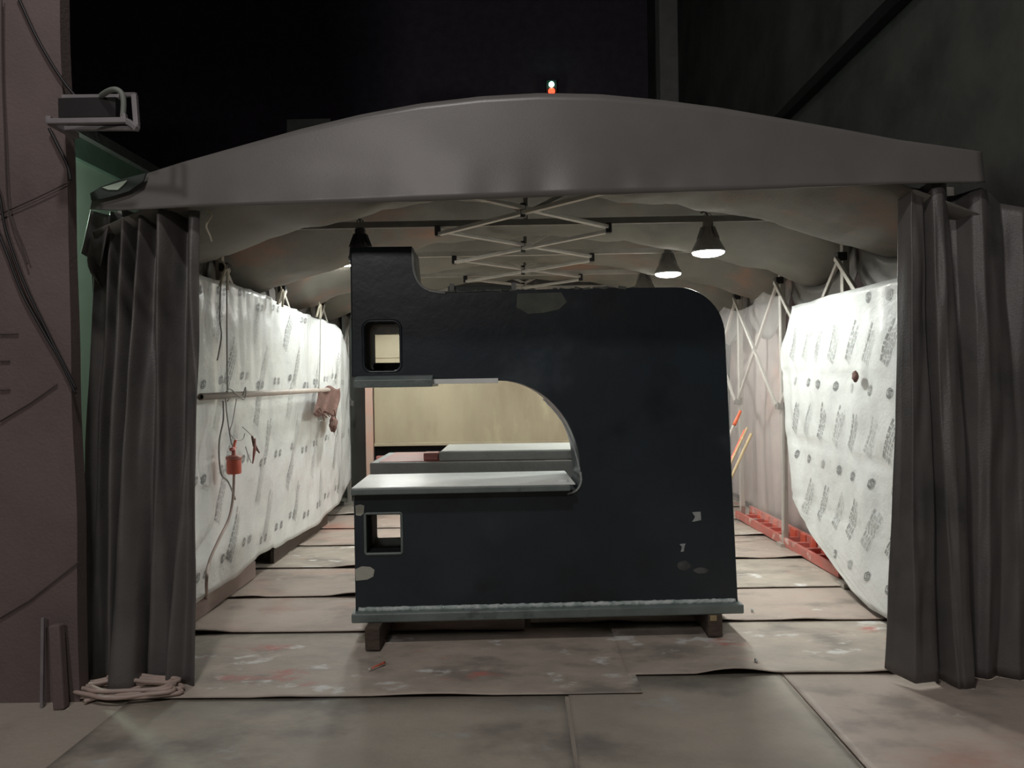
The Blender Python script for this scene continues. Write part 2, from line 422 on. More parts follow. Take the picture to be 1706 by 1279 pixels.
# side and back canvas
def side(X, s, y0, y1, m, amp=.05, seed=0., zt=2.45):
    def f(u, v):
        y = y0 + (y1-y0)*u; z = .012 + zt*v
        return Vector((X + s*(amp*nz(y*2.6, z*.5, seed) + amp*.5*nz(y*6.5, z*.7, seed+4)), y, z))
    MB().grid(f, 110, 20).build('side_canvas', m, tent, solid=.004)
side(-2.42, -1, 4.3, 9.7, 'side_fabric', .05, 1.)
side(2.62, 1, 4.3, 9.7, 'pink_film', .06, 8.)
def back(u, v):
    x = -2.4 + 5.0*u
    return Vector((x, 10.25 + .05*nz(x*2.7, v, 3.) , .012 + (zarch(x) - .06)*v))
MB().grid(back, 90, 12).build('back_canvas', 'side_fabric', tent, solid=.004)
# roof tail down to the back
MB().grid(lambda u, v: Vector((TC-TW+2*TW*u, 9.65 + .66*v, zarch(TC-TW+2*TW*u) - .03 - .14*math.sin(math.pi*v))), 40, 6).build('roof_panel', 'roof_fabric', tent, solid=.004)

# ================================================================== CURTAINS
def curtain(name, cols, rows_y, depth_top, depth_bot, m, label, cat, top_z=None, nu=150, nv=46, seed=0., amp=1., lin=False):
    """cols: (px_top, px_mid, px_bottom, offset_top, offset_bottom) fold lines; measured on the curtain's hanging plane"""
    yt, ym, yb = rows_y
    def sp(l, u):
        if not lin: return spline(l, u)
        n = len(l)-1; x = min(max(u, 0), 1)*n; i = min(int(x), n-1); t_ = x-i
        return l[i] + (l[i+1]-l[i])*t_
    def f(u, v):
        a = sp([c[0] for c in cols], u); b = sp([c[1] for c in cols], u); c = sp([c[2] for c in cols], u)
        t = 1 - v                      # 0 top 1 bottom
        px = a*(1-t)*(1-2*t) + 4*b*t*(1-t) + c*t*(2*t-1) if False else (a + (b-a)*2*t if t < .5 else b + (c-b)*(2*t-1))
        o = sp([q[3] for q in cols], u)*(1-t) + sp([q[4] for q in cols], u)*t
        d = depth_top + (depth_bot - depth_top)*t
        ztop = atY(px, sp([q[5] if len(q) > 5 else yt for q in cols], u), d).z
        zb = .012 + (sp([q[6] if len(q) > 6 else 0. for q in cols], u))
        z = ztop*(1-t) + zb*t
        x = atY(px, 632, d).x
        # lean of the picture's verticals is the camera's roll: take it out
        x = atY(px, 632 - (z - CAMZ)/d*F_PX, d).x
        wob = .018*nz(u*9 + seed, z*1.4) + .010*nz(u*22, z*3.1, seed)
        return Vector((x, d + o*amp + wob, z))
    return MB().grid(f, nu, nv).build(name, m, solid=.006, label=label, cat=cat)
curtain('tent_curtain', [
    (152,136,134, .05, .02), (168,150,140, .10, .04), (184,157,150, .00, .10), (196,166,165, .10, .12), (212,186,178, -.05, .02),
    (224,206,181, .10, .12), (238,214,190, -.03, -.06), (250,228,226, .09, -.04), (262,246,232, .04, .10), (272,262,238, -.07, .06),
    (286,270,266, .02, .08), (296,292,276, .12, .12), (306,306,278, .08, -.02), (318,318,300, -.02, .04), (333,327,323, .00, .00)],
    (352, 700, 1150), 4.13, 3.88, 'canvas_dark', 'dark grey pleated tent curtain gathered between the pink-grey wall and white sheeting', 'curtain', seed=2.)
curtain('tent_curtain', [
    (1503,1500,1482, .04, .05, 316, .05), (1507,1503,1490, .00, .00, 316, .04), (1512,1510,1512, -.05, -.07, 316, .02), (1522,1528,1530, -.03, -.06, 316, .02),
    (1532,1545,1556, -.02, -.04, 318, .02), (1535,1549,1560, .07, .18, 318, .0), (1539,1551,1570, .02, .04, 310, .0), (1543,1556,1580, -.07, -.09, 307, .0), (1556,1572,1590, -.07, -.10, 306, .0),
    (1570,1592,1608, -.04, -.08, 308, .0), (1578,1604,1614, .00, -.02, 318, .0), (1586,1608,1618, .06, .15, 322, .0), (1600,1616,1624, .04, .12, 322, .0), (1612,1634,1636, -.03, .05, 320, .0),
    (1624,1650,1648, -.05, .02, 317, .0), (1645,1676,1672, -.02, .05, 324, .0), (1672,1700,1700, .04, .00, 336, .0), (1700,1716,1722, -.02, .04, 348, .0), (1740,1752,1750, .10, .12, 366, .0)],
    (315, 700, 1150), 4.13, 3.86, 'canvas_dark', 'dark grey tent curtain in broad folds beside the right white sheet', 'curtain', seed=9., lin=True, nu=216)

# ================================================================== PRINTED WHITE SHEETS
def printed_sheet(name, surf, marks, side_s, label):
    nu, nv = 150, 56
    root = MB().grid(surf['uv'], nu, nv).build(name, 'white_plastic', solid=.003, label=label, cat='plastic sheet')
    P = surf['yz']
    ink = MB(); faint = MB()
    def quad(mb, pts):
        mb.add([P(a, b) + Vector((side_s*.006, 0, 0)) for a, b in pts], [(0,1,2,3)])
    def stroke(mb, a, b, w):
        d = Vector((b[0]-a[0], b[1]-a[1])); L = d.length
        if L < 1e-5: return
        n = Vector((-d.y, d.x))/L*w/2
        quad(mb, [(a[0]+n.x, a[1]+n.y), (a[0]-n.x, a[1]-n.y), (b[0]-n.x, b[1]-n.y), (b[0]+n.x, b[1]+n.y)])
    def emblem(y, z, s, mb, sl):
        # two facing hooks drawn in one slanted loop
        for line in ([(-.15,-.62),(-.55,-.40),(-.55,.30),(.0,.62),(.30,.55)], [(.15,.62),(.55,.40),(.55,-.30),(.0,-.62),(-.30,-.55)],
                     [(.50,.32),(-.05,.34),(-.22,.12),(.22,-.12),(.05,-.34),(-.50,-.32)]):
            q = [(y + sl*(px_*s*.95 + pz_*s*.35), z + pz_*s) for px_, pz_ in line]
            for a, b in zip(q, q[1:]): stroke(mb, a, b, s*.16)
    def textblock(y, z, ln, lines, mb, sl):
        ux, uz = sl*.50, .866
        nx, nz_ = sl*.866, -.5
        for l in range(lines):
            t = 0; off = l*.026
            while t < ln*(1 - .12*(l % 2)):
                w = random.uniform(.015, .055)
                a = (y + ux*t + nx*off, z + uz*t + nz_*off); b = (a[0] + ux*w, a[1] + uz*w)
                stroke(mb, a, b, .007 if l else .011); t += w + .010
    for (kind, y, z, s, f, sl) in marks:
        mb = faint if f else ink
        if not surf['inside'](y, z): continue
        if kind == 'e': emblem(y, z, s, mb, sl)
        else:
            if surf['inside'](y + sl*.5*s, z + .866*s) and surf['inside'](y + sl*.9*.1, z - .06): textblock(y, z, s, 4, mb, sl)
    ink.build('printed_marks', 'print_ink', root, kind='stuff'); faint.build('printed_marks', 'print_faint', root, kind='stuff')
    return root
def left_top(y): return lerp_tab([(4.3,2.30),(5.2,2.27),(6.2,2.28),(6.8,2.24),(7.3,2.22),(8.6,2.20),(9.0,2.08),(9.45,1.82)], y) + .02*nz(y*3.)
def left_bot(y): return lerp_tab([(4.3,.12),(5.5,.11),(6.4,.13),(6.5,.10),(7.6,.08),(8.0,.10),(8.6,.12),(9.45,.30)], y) + .05 + .03*nz(y*1.6, 5.)
def left_P(y, z):
    h = (z - .1)/2.1
    x = -2.10 + .030*nz(y*1.5, z*.8, 1.) + .025*nz(y*4.0, z*1.0, 2.)*(.3 + .7*h) + .022*nz(y*9, z*.8, 3.)*h*h + .010*nz(y*5, z*5, 6.) + .05*max(0, .35-h)*nz(y*1.1, 8.)
    x -= .05*max(0, y-8.8)
    return Vector((x, y, z))
lm = []
for r in range(7):
    for c_ in range(14):
        y = 4.5 + c_*.40 + (r % 2)*.2; z = .28 + r*.31
        if r % 2 == 0:
            lm.append(('e', y, z + .03*c_ % .1, .045, False, 1)); lm.append(('e', y + .11, z + .03*c_ % .1, .045, c_ % 3 == 0, 1))
        if (c_ + r) % 2 == 0: lm.append(('t', y + .06, z + .04, .36, (c_ + r) % 4 == 0, 1))
ls = printed_sheet('printed_plastic_sheet', dict(
    uv=lambda u, v: left_P(4.3 + 5.12*u, left_bot(4.3+5.12*u) + (left_top(4.3+5.12*u) - left_bot(4.3+5.12*u))*v), yz=left_P,
    inside=lambda y, z: 4.35 < y < 9.35 and left_bot(y) + .05 < z < left_top(y) - .04), lm, 1,
    'long white printed plastic sheet hung behind the horizontal pipe')
# right sheet
def right_end(z): return lerp_tab([(.05,5.05),(.12,5.35),(.2,5.65),(.35,6.1),(.55,6.42),(1.2,6.62),(1.7,6.72),(2.12,6.42)], z)
def right_top(y): return 2.12 + .015*nz(y*4., 3.) - .02*max(0, y-5.8)
def right_P(y, z):
    h = z/2.1
    x = 2.24 + .030*nz(y*1.7, z*.9, 11.) + .022*nz(y*3.6, z*2.2, 12.) + .012*nz(y*7, z*5, 13.)
    x -= .10*max(0, .35 - h)
    # pressed-in horizontal fold lines of the unrolled film
    for zf in (.52, .98, 1.52): x += .010*math.exp(-((z - zf - .03*(y-5))/.02)**2)
    return Vector((x, y, z))
def ruv(u, v):
    zt = right_top(4.3); z = .055 + (zt - .055)*v
    ye = right_end(z); y = 4.3 + (ye - 4.3)*u
    return right_P(y, z)
rm = []
for r in range(7):
    for c_ in range(9):
        y = 4.45 + c_*.27; z = .22 + r*.30 + .012*c_
        if r % 2 == 0: rm.append(('e', y, z, .050, (c_ + r) % 4 == 3, -1))
        if r % 2 == 1 and c_ % 1 == 0: rm.append(('t', y + .10, z - .10, .27, c_ % 2 == 0, -1))
rs_ = printed_sheet('printed_plastic_sheet', dict(uv=ruv, yz=right_P,
    inside=lambda y, z: .12 < z < 2.05 and 4.35 < y < right_end(z) - .10), rm, -1,
    'white printed plastic sheet with a dark lump, over the scissor frame by the red tray')
p = right_P(5.05, 1.53)
blob = MB()
def bl(u, v):
    a = 2*math.pi*u; b = math.pi*(v - .5)
    r = .035*(1 + .3*nz(math.cos(a)*2, math.sin(a)*2, b*2))
    q = atX(1425, 627, 2.19)
    return q + Vector((r*.5*math.cos(b)*math.cos(a), r*math.cos(b)*math.sin(a), r*math.sin(b)))
blob.grid(bl, 16, 10).build('tape_lump', 'rust_brown', rs_)
# clear dust film over the scissor frame at the right
def film_f(u, v):
    y = 6.45 + 2.9*u; z = .25 + 2.05*v
    return Vector((2.17 + .03*nz(y*3, z*.7, 31.) + .02*nz(y*8, z*.5, 3.), y, z - .25*max(0, math.sin(math.pi*((y-6.95)/1.35)))**.5*0 - .1*abs(math.sin(math.pi*(y-6.95)/1.35))*v))
MATS['film'] = FILM
MB().grid(film_f, 70, 16).build('clear_dust_film', 'film', solid=0, label='clear plastic film draped over the bare scissor frame behind the machine', cat='plastic film')

# ================================================================== THE BLACK MACHINE FRAME
A0 = atY(590, 900, 4.50); th = math.atan2(.10, 2.3)
E1 = Vector((math.cos(th), math.sin(th), 0)); E3 = Vector((math.sin(th), -math.cos(th), 0))   # E3 faces the photographer
PO = Vector((A0.x, A0.y, 0))
def on_face(px, py, off=0.):
    v = ray(px, py); o = PO + E3*off; t = (o - O0).dot(E3)/v.dot(E3); return O0 + v*t
def st(px, py, off=0.): q = on_face(px, py, off) - PO; return q.dot(E1), q.z
def W3(s, z, d): return PO + E1*s + Vector((0, 0, z)) - E3*d      # d = distance behind the front face
TH = .45
mach = thing('press_frame', (PO.x + 1.1, PO.y + .2, 0), 'huge black C-shaped machine frame casting standing on timber blocks under the tent', 'machine frame')
def ctrl(lst): return [st(*p) for p in lst]
sL = 0.0; sR = st(1230, 1000)[0]; zB = .20
outer = []
xr_top = st(1207, 545)[0]
outer += [(0, zB), (sR, zB)]
cx, cz = st(1128, 478); rx, rz = st(1209, 560)
for k in range(13):
    a = math.pi/2*k/12; outer.append((cx + (rx-cx)*math.cos(a), rz + (cz - rz)*math.sin(a)))
outer += ctrl([(980,480),(860,483),(745,487)])
f0, f1 = st(742, 488), st(690, 450)
for k in range(1, 8):
    a = math.pi/2*k/8; outer.append((f0[0] + (f1[0]-f0[0])*math.sin(a), f1[1] + (f0[1]-f1[1])*math.cos(a)))
outer += [f1] + ctrl([(686,410),(583,411)])
zs_arm = st(590, 628)[1]
outer += [(0, st(585, 600)[1]), (0, zs_arm)] + ctrl([(720,631),(830,634)])
a0, a1 = st(830, 634), st(966, 782)
for k in range(1, 15):
    a = math.pi/2*k/14; outer.append((a0[0] + (a1[0]-a0[0])*math.sin(a), a1[1] + (a0[1]-a1[1])*math.cos(a)))
zf = st(590, 824, .08)[1]
outer += ctrl([(969,800)]) + [(st(962,816)[0], st(962,818)[1]), (st(945,822)[0], zf), (0, zf)]
def rounded(lo, hi, r, n=5):
    (x0, z0), (x1, z1) = lo, hi; o = []
    for cx_, cz_, a0_ in ((x1-r, z1-r, 0), (x0+r, z1-r, 90), (x0+r, z0+r, 180), (x1-r, z0+r, 270)):
        for k in range(n+1):
            a = R(a0_ + 90*k/n); o.append((cx_ + r*math.cos(a), cz_ + r*math.sin(a)))
    return o
def plate(name, loops, d0, d1, m, bev, parent):
    cu = bpy.data.curves.new(name, 'CURVE'); cu.dimensions = '2D'; cu.fill_mode = 'BOTH'
    cu.extrude = (d1-d0)/2 - bev; cu.bevel_depth = bev; cu.bevel_resolution = 2; cu.offset = -bev
    for lp in loops:
        sp = cu.splines.new('POLY'); sp.points.add(len(lp)-1)
        for q, (a, b) in zip(sp.points, lp): q.co = (a, b, 0, 1)
        sp.use_cyclic_u = True
    o = bpy.data.objects.new(name, cu); COL.objects.link(o)
    me = bpy.data.meshes.new_from_object(o.evaluated_get(bpy.context.evaluated_depsgraph_get()))
    bpy.data.objects.remove(o); bpy.data.curves.remove(cu)
    off = root_loc(parent)
    for v in me.vertices: v.co = W3(v.co.x, v.co.y, (d0+d1)/2 - v.co.z) - off
    me.name = name; me.materials.clear(); me.materials.append(MATS[m]); me.update()
    for p in me.polygons: p.use_smooth = False
    return link(bpy.data.objects.new(name, me), parent)
h1 = rounded(st(606, 620), st(667, 534), .045); h2 = rounded(st(609, 923), st(669, 854), .012)
plate('frame_body', [outer, h1, h2], 0, TH, 'machine_paint', .010, mach)
# raised rounded lip of the upper port and thin frame of the lower one
def ring(loop, d, r, m, name):
    pts = [W3(a, b, d) for a, b in loop]; pts = pts + pts[:1]
    MB().tube(pts, r, 6, False).build(name, m, mach)
ring(h1, 0.0, .008, 'machine_paint', 'port_lip'); ring(h2, 0.0, .009, 'flange_paint', 'port_lip')
def shade_liner(loop, ins):  # added dark sleeve: shade inside the ports put into the colour
    cx_ = sum(p[0] for p in loop)/len(loop); cz_ = sum(p[1] for p in loop)/len(loop)
    lp = [(cx_ + (a-cx_)*(1-ins), cz_ + (b-cz_)*(1-ins)) for a, b in loop]; n = len(lp)
    vs = [W3(a, b, .012) for a, b in lp] + [W3(a, b, TH-.004) for a, b in lp]
    MB().add(vs, [(i, (i+1) % n, n+(i+1) % n, n+i) for i in range(n)], True).build('port_shade', 'machine_inner', mach, solid=.003)
shade_liner(h1, .03); shade_liner(h2, .03)
# stiffener inside the upper port (dark web seen low in the opening)
a, b = st(600, 620), st(668, 601)
MB().add([W3(a[0], a[1], TH-.05), W3(b[0]+.01, a[1], TH-.05), W3(b[0]+.01, b[1], TH-.05), W3(a[0], b[1], TH-.05),
          W3(a[0], a[1], TH-.02), W3(b[0]+.01, a[1], TH-.02), W3(b[0]+.01, b[1], TH-.02), W3(a[0], b[1], TH-.02)],
         [(0,1,2,3),(7,6,5,4),(0,4,5,1),(1,5,6,2),(2,6,7,3),(3,7,4,0)]).build('inner_web', 'machine_inner', mach)
def slab(name, s0, s1, z0, z1, d0, d1, m, bev=.006, label=None, parent=None):
    vs = [W3(s, z, d) for z in (z0, z1) for s, d in ((s0,d0),(s1,d0),(s1,d1),(s0,d1))]
    return MB().add(vs, [(0,3,2,1),(4,5,6,7),(0,1,5,4),(1,2,6,5),(2,3,7,6),(3,0,4,7)]).build(name, m, parent or mach, bevel=bev, label=label)
zb0 = .150
bs0, bs1 = st(585, 1030, .06)[0], st(1240, 1018, .06)[0]
base_fl = slab('base_flange', bs0, bs1, zb0, .205, -.06, .85, 'flange_paint', .008)  # rear depth extended, unseen, to block light from the floor beneath
# runny bead along the foot of the body, lamp glints painted into its pale colour
def bead():
    pts = []; rs = []
    for k in range(121):
        s = .02 + (sR - .04)*k/120
        pts.append(W3(s, .213 + .003*nz(s*30), -.006)); rs.append(.015 + .006*nz(s*45, 3.))
    MB().tube(pts, rs, 8).build('weld_bead', 'weld_glint', base_fl)
bead()
# bed flange (pale machined lower jaw) and its top
f_s0, f_s1 = st(584, 818, .08)[0], st(948, 812, .0)[0]
zt_ = st(585, 814, .08)[1]
bed_fl = slab('bed_flange', f_s0, f_s1, zf - .004, zt_ - .003, -.08, TH+.12, 'flange_paint', .006)
slab('bed_surface', f_s0 + .005, f_s1 + .03, zt_ - .003, zt_ + .004, -.075, TH+.11, 'machined_steel_lit', .002, 'bare machined bed surface, reflected light painted pale', bed_fl)
# corner pocket of the jaw
MB().lathe([(.03,-.005),(.03,.012),(.012,.014)], W3(f_s1 - .03, zt_ + .004, .02), 12).build('bed_stud', 'machined_steel_lit', bed_fl)
# upper jaw flange
u0, u1 = st(589, 640, .10)[0], st(720, 640, .10)[0]
zu0, zu1 = st(600, 646, .10)[1], st(600, 627, .0)[1]
def jaw():
    prof = [(-.10, zu0), (-.10, zu1 - .022), (-.05, zu1 - .004), (.0, zu1 + .002), (TH, zu1 + .002), (TH, zu0)]
    n = len(prof); vs = [W3(s, z, d) for s in (u0, u1) for d, z in prof]
    MB().add(vs, [tuple(range(n))[::-1], tuple(range(n, 2*n))] + [(i, (i+1) % n, n+(i+1) % n, n+i) for i in range(n)]).build('upper_jaw_flange', 'flange_paint', mach, bevel=.004)
jaw()
p0, p1 = st(722, 634)[0], st(830, 638)[0]
slab('lit_edge_pad', p0, p1, st(760, 639)[1], st(760, 631)[1], -.012, TH, 'machined_steel_lit', .002)  # pale strip: the lit lower edge of the arm painted in
# filler patches, each its own small irregular skim
def patch(px_pts, m, name='filler_patch', t=.003):
    pts = [on_face(x, y, .0005) for x, y in px_pts]
    MB().poly(pts, E3*t).build(name, m, mach)
def blobpx(cx_, cy_, rx_, ry_, seed, n=22, rough=.18):
    return [(cx_ + rx_*math.cos(2*math.pi*k/n)*(1 + rough*nz(math.cos(2*math.pi*k/n)*2+seed, math.sin(2*math.pi*k/n)*2)), cy_ + ry_*math.sin(2*math.pi*k/n)*(1 + rough*nz(math.cos(2*math.pi*k/n)*2, math.sin(2*math.pi*k/n)*2+seed))) for k in range(n)]
patch([(592,842),(600,840),(607,842),(606,855),(601,859),(593,858)], 'filler')
patch([(592,948),(603,943),(617,944),(624,949),(622,960),(612,965),(593,967)], 'filler')
patch([(1153,853),(1167,852),(1168,866),(1153,869),(1158,861)], 'filler_grey')
patch([(1132,906),(1142,905),(1140,911),(1139,918),(1134,919),(1136,911)], 'filler_grey')
patch(blobpx(1139,942,11,8,3.), 'smudge', 'dust_smudge', .0015); patch(blobpx(1168,950,13,5,6.), 'smudge', 'dust_smudge', .0015)
patch([(862,489),(935,487),(944,503),(932,515),(905,521),(880,523),(860,512)], 'filler_dull')
patch(blobpx(1040,770,26,16,1.), 'machine_paint', 'dust_smudge', .001)
# ragged pale primer edge on the top of the back
def rag():
    mb = MB()
    for k in range(26):
        px = 735 + k*13 + random.uniform(-5, 5); s, z = st(px, 484)
        w = random.uniform(.012, .03); h = random.uniform(.004, .013)
        zz = interp([(735,488),(860,484),(980,481),(1130,479)], px); z = st(px, zz)[1]
        d0 = random.uniform(-.004, .02)
        M = Matrix.Translation(W3(s, z - .004, d0)) @ Matrix.Rotation(th + random.uniform(-.2, .2), 4, 'Z') @ Matrix.Rotation(random.uniform(-.3, .3), 4, 'Y')
        mb.box((-w, 0, 0), (w, .03, h + .004), M)
    mb.build('ragged_top_edge', 'filler_dull', mach, kind='stuff')
rag()
def edge_fill(px, r, m='filler_grey'):
    pts = curve_pts([on_face(x, y, .004) for x, y in px], 40)
    MB().tube(pts, [r*(1 + .5*nz(i*.7, px[0][0])) for i in range(41)], 6).build('edge_filler', m, mach)
edge_fill([(687,414),(688,440),(691,458),(700,474),(716,484),(742,488)], .007)
edge_fill([(905,664),(924,684),(940,706),(952,732),(961,762),(966,784)], .005)
edge_fill([(945,822),(960,817),(968,803),(967,786)], .007)
# dark green lug standing behind the top edge
lug = MB().box((.0,0,0),(.42,.10,.085), Matrix.Translation(W3(.56, st(760,488)[1]-.01, .28)) @ Matrix.Rotation(th,4,'Z')).build('top_lug', 'dark_green', mach, bevel=.006)
for s in (.57, .955):
    MB().box((0,0,0),(.03,.03,.10), Matrix.Translation(W3(s, st(760,488)[1]-.01, .25)) @ Matrix.Rotation(th,4,'Z')).build('lug_bolt', 'casting_grey', lug, bevel=.004)

# timber blocks
def block(px0, px1, yf, yb, label, cut):
    x0 = atZ(px0, 1075, .07).x; x1 = x0 + .085
    r = MB().box((x0, yf, .0195), (x1, yb, .150)).build('timber_block', 'timber', bevel=.006, label=label, cat='block', group='timbers carrying the machine')
    if cut: MB().box((x0+.01, yf-.002, .11), (x1-.02, yf+.004, .145)).build('cut_end', 'timber_cut', r)
    return r
xa = atY(608, 1080, 4.36).x; xb = atY(1174, 1050, 4.62).x
def tb(x, w, yf, yb, label):
    return MB().box((x, yf, .019), (x+w, yb, .150)).build('timber_block', 'timber', bevel=.006, label=label, cat='block', group='timbers carrying the machine')
tb(xa, .085, 4.36, 5.28, 'squared dark timber under the left end of the black machine')
b2 = tb(xb, .085, 4.53, 5.38, 'squared dark timber under the right end of the black machine')
MB().box((xb+.012, 4.526, .115), (xb+.05, 4.534, .147)).build('cut_end', 'timber_cut', b2)

# ================================================================== BEHIND THE MACHINE
# grey casting on trestles, with a pale slab on it
cb = thing('casting_beam', (-.3, 5.6, 0), 'long grey cast beam with red-brown top behind the machine opening', 'casting')
z0 = atY(700, 790, 5.34).z - .10; z1 = atY(680, 770, 5.34).z
xl, xr_ = atY(616, 780, 5.34).x, atY(1010, 780, 5.34).x
MB().box((xl, 5.34, z0), (xr_, 6.10, z1)).build('beam_body', 'casting_grey', cb, bevel=.008)
MB().box((xl+.06, 5.37, z1), (xr_-.05, 6.07, z1+.004)).build('primed_top', 'primer_red', cb)
for x in (.05, .45):
    for y in (5.45, 5.98):
        MB().bar((x, y, .02), (x, y, z0), .06).build('leg', 'casting_grey', cb)
    MB().bar((x, 5.45, .3), (x, 5.98, .3), .04).build('leg_brace', 'casting_grey', cb)
xs0 = atY(732, 760, 5.36).x
zsl = atY(800, 752, 5.36).z
sl = thing('machined_slab', (xs0 + .4, 5.6, z1 + .004), 'machined slab, lit top painted pale, lying on the grey beam behind the opening', 'slab')
MB().box((xs0, 5.36, z1+.004), (xr_-.06, 5.95, zsl)).build('slab_body', 'casting_grey', sl, bevel=.004)
MB().box((xs0+.012, 5.375, zsl), (xr_-.07, 5.94, zsl+.006)).build('slab_top', 'machined_steel_lit', sl, bevel=.002)  # white layer paints in the lamplight falling on the top
rx0 = atY(706, 760, 5.42).x
MB().box((rx0, 5.40, z1+.004), (rx0+.10, 5.52, z1+.058)).build('red_block', 'primer_red', bevel=.006, label='small red-pink block on the beam at the pale slab end', cat='block')
# tan steel cabinet at the back of the tent
CY = 9.42
cab = thing('steel_cabinet', (-.4, CY + .3, 0), 'tan steel cabinet at the back of the tent seen through the machine opening', 'cabinet')
xl2 = atY(623, 700, CY).x; xr2 = 1.35; zb2 = atY(780, 741, CY).z; zt2 = atY(650, 557, CY).z
MB().box((xl2, CY, zb2 + .03), (xr2, CY+.5, zt2)).build('cabinet_body', 'tan_steel', cab, bevel=.01)
MB().box((xl2, CY-.03, zb2), (xr2, CY+.02, zb2+.04)).build('bottom_rail', 'tan_steel', cab, bevel=.006)
MB().box((atY(745,745,CY).x, CY-.035, zb2-.035), (atY(770,745,CY).x, CY-.005, zb2+.03)).build('rail_bracket', 'tan_steel', cab)
MB().box((xl2, CY+.06, .30), (xr2, CY+.45, zb2)).build('recess_shade', 'machine_inner', cab)  # near-black box paints in the shade of the gap under the cabinet
MB().box((xl2+.02, CY-.02, .02), (xr2, CY+.5, zb2-.12)).build('lower_drawer', 'primer_red', cab, bevel=.01)
MB().bar((xl2-.05, CY-.03, .01), (xl2-.05, CY-.03, zt2+.05), .09, .06).build('corner_post', 'pink_post', cab, bevel=.008)
MB().bar((xl2, CY-.008, 1.85), (xr2, CY-.008, 1.85), .012, .02).build('top_seam', 'tan_steel', cab)

# ================================================================== LAMPS
def lamp(x, y, zb, r, on, label, wire, swing=0., power=0., hue=(.97,1.0,.95), em='lamp_glow'):
    root = thing('pendant_work_lamp', (x, y, zb), label, 'lamp', 'pendant lamps hung from the tent beams')
    body = 'lamp_metal' if on else 'lamp_dark'
    hous = MB().lathe([(.030,.245),(.038,.235),(.040,.17),(.050,.15),(.075,.115),(r*.92,.045),(r,.030),(r,.016),(r*.93,.016)], (x, y, zb), 28).build('housing', body, root)
    fins = MB()
    for k in range(12):
        a = 2*math.pi*k/12; M = Matrix.Translation((x, y, zb)) @ Matrix.Rotation(a, 4, 'Z')
        fins.add([M @ Vector(q) for q in ((.035,-.002,.20),(.052,-.002,.20),(.085,-.002,.11),(.060,-.002,.11),(.035,.002,.20),(.052,.002,.20),(.085,.002,.11),(.060,.002,.11))],
                 [(0,1,2,3),(7,6,5,4),(0,4,5,1),(1,5,6,2),(2,6,7,3),(3,7,4,0)])
    fins.build('cooling_fins', body, hous)
    MB().lathe([(r*.95,.018),(r*.90,.004),(r*.6,-.010),(r*.25,-.015),(.002,-.016)], (x, y, zb), 28).build('diffuser', em if on else 'glass_off', root)
    MB().tube(curve_pts([(x, y, zb+.24), (x+.004, y, zb+.27), (x + wire*.4, y, zb+.31), (x + wire, y, 2.735)], 12), .006, 6).build('cord', 'cable_black', root)
    MB().tube([(x + .03*math.cos(a), y, 2.69 + .045*math.sin(a)) for a in [2*math.pi*k/14 for k in range(15)]], .004, 5).build('hook', 'lamp_metal' if on else 'cable_black', root)
    if power:
        d = bpy.data.lights.new('lamp_light', 'SPOT'); d.energy = power; d.color = hue; d.shadow_soft_size = .09
        d.spot_size = R(172); d.spot_blend = .35
        o = bpy.data.objects.new('lamp_light', d); link(o, root); o.location = (0, 0, -.03)
    return root
LA = atY(1180, 424, 5.60); LB = atY(1113, 459, 6.95); LC = atY(574, 440, 6.95); LD = atY(601, 436, 5.60)
lamp(LA.x, 5.60, LA.z, .122, True, 'larger-looking lit pendant lamp, on the front beam right of the scissor bars', -.05, power=70)
lamp(LB.x, 6.95, LB.z, .122, True, 'lit pendant lamp just above the right top of the black machine', .04, power=70)
lamp(LC.x, 6.95, LC.z, .122, True, 'small lit lamp peeking out left of the machine arm', -.03, power=30, hue=(.96,1.0,.97))
lamp(LB.x, 8.30, 2.47, .122, True, 'added lit pendant lamp on the third beam, unseen behind the right top of the machine', .04, power=78)  # added lamp, unseen, to brighten the back of the tent
lamp(-1.35, 8.30, 2.47, .122, True, 'added lit pendant lamp on the third beam, unseen behind the machine arm', -.03, power=66, hue=(.96,1.0,.97))  # added lamp, unseen, to even out the light on the left sheet
lamp(LD.x, 5.60, LD.z, .090, False, 'dark unlit pendant lamp in front of the machine arm top', -.01)

# ================================================================== LEFT SIDE GEAR
# pipe hung on cords
pa = atX(334, 661, -1.99); pb = atX(547, 649, -1.99)
pr = thing('hanging_pipe', ((pa + pb)/2), 'pale horizontal pipe slung by cords along the left white sheet', 'pipe')
d = (pb - pa).normalized()
mb = MB(); n = 18
def ringv(c, r): 
    u = Vector((0,0,1)); w = d.cross(u).normalized(); u = w.cross(d)
    return [c + (u*math.cos(2*math.pi*k/n) + w*math.sin(2*math.pi*k/n))*r for k in range(n)]
R_ = .022
vs = ringv(pa, R_) + ringv(pb, R_) + ringv(pa, R_*.78) + ringv(pa + d*.25, R_*.78)
fs = []
for k in range(n):
    k2 = (k+1) % n
    fs += [(k, k2, n+k2, n+k), (k, 2*n+k, 2*n+k2, k2), (2*n+k, 3*n+k, 3*n+k2, 2*n+k2)]
fs += [tuple(range(n, 2*n)), tuple(range(3*n, 4*n))]
mb.add(vs, fs, True).build('pipe_tube', 'pipe_pale', pr)
MB().lathe([(R_*.77, 0), (R_*.77, .002)], pa + d*.04, 16, axis=Vector((0,0,1)).rotation_difference(d).to_matrix()).build('bore_shade', 'cable_black', pr)  # black disc paints in the shade within the open pipe end
def on_l(px, py, x=-2.0): return atX(px, py, x)
for a in ([(378,440),(378,560),(379,655)], [(368,470),(366,530),(369,560),(362,600)], [(534,530),(533,600),(531,648)]):
    MB().tube(curve_pts([on_l(*q) for q in a], 10), .0055, 6).build('sling_cord', 'cord_grey', pr)
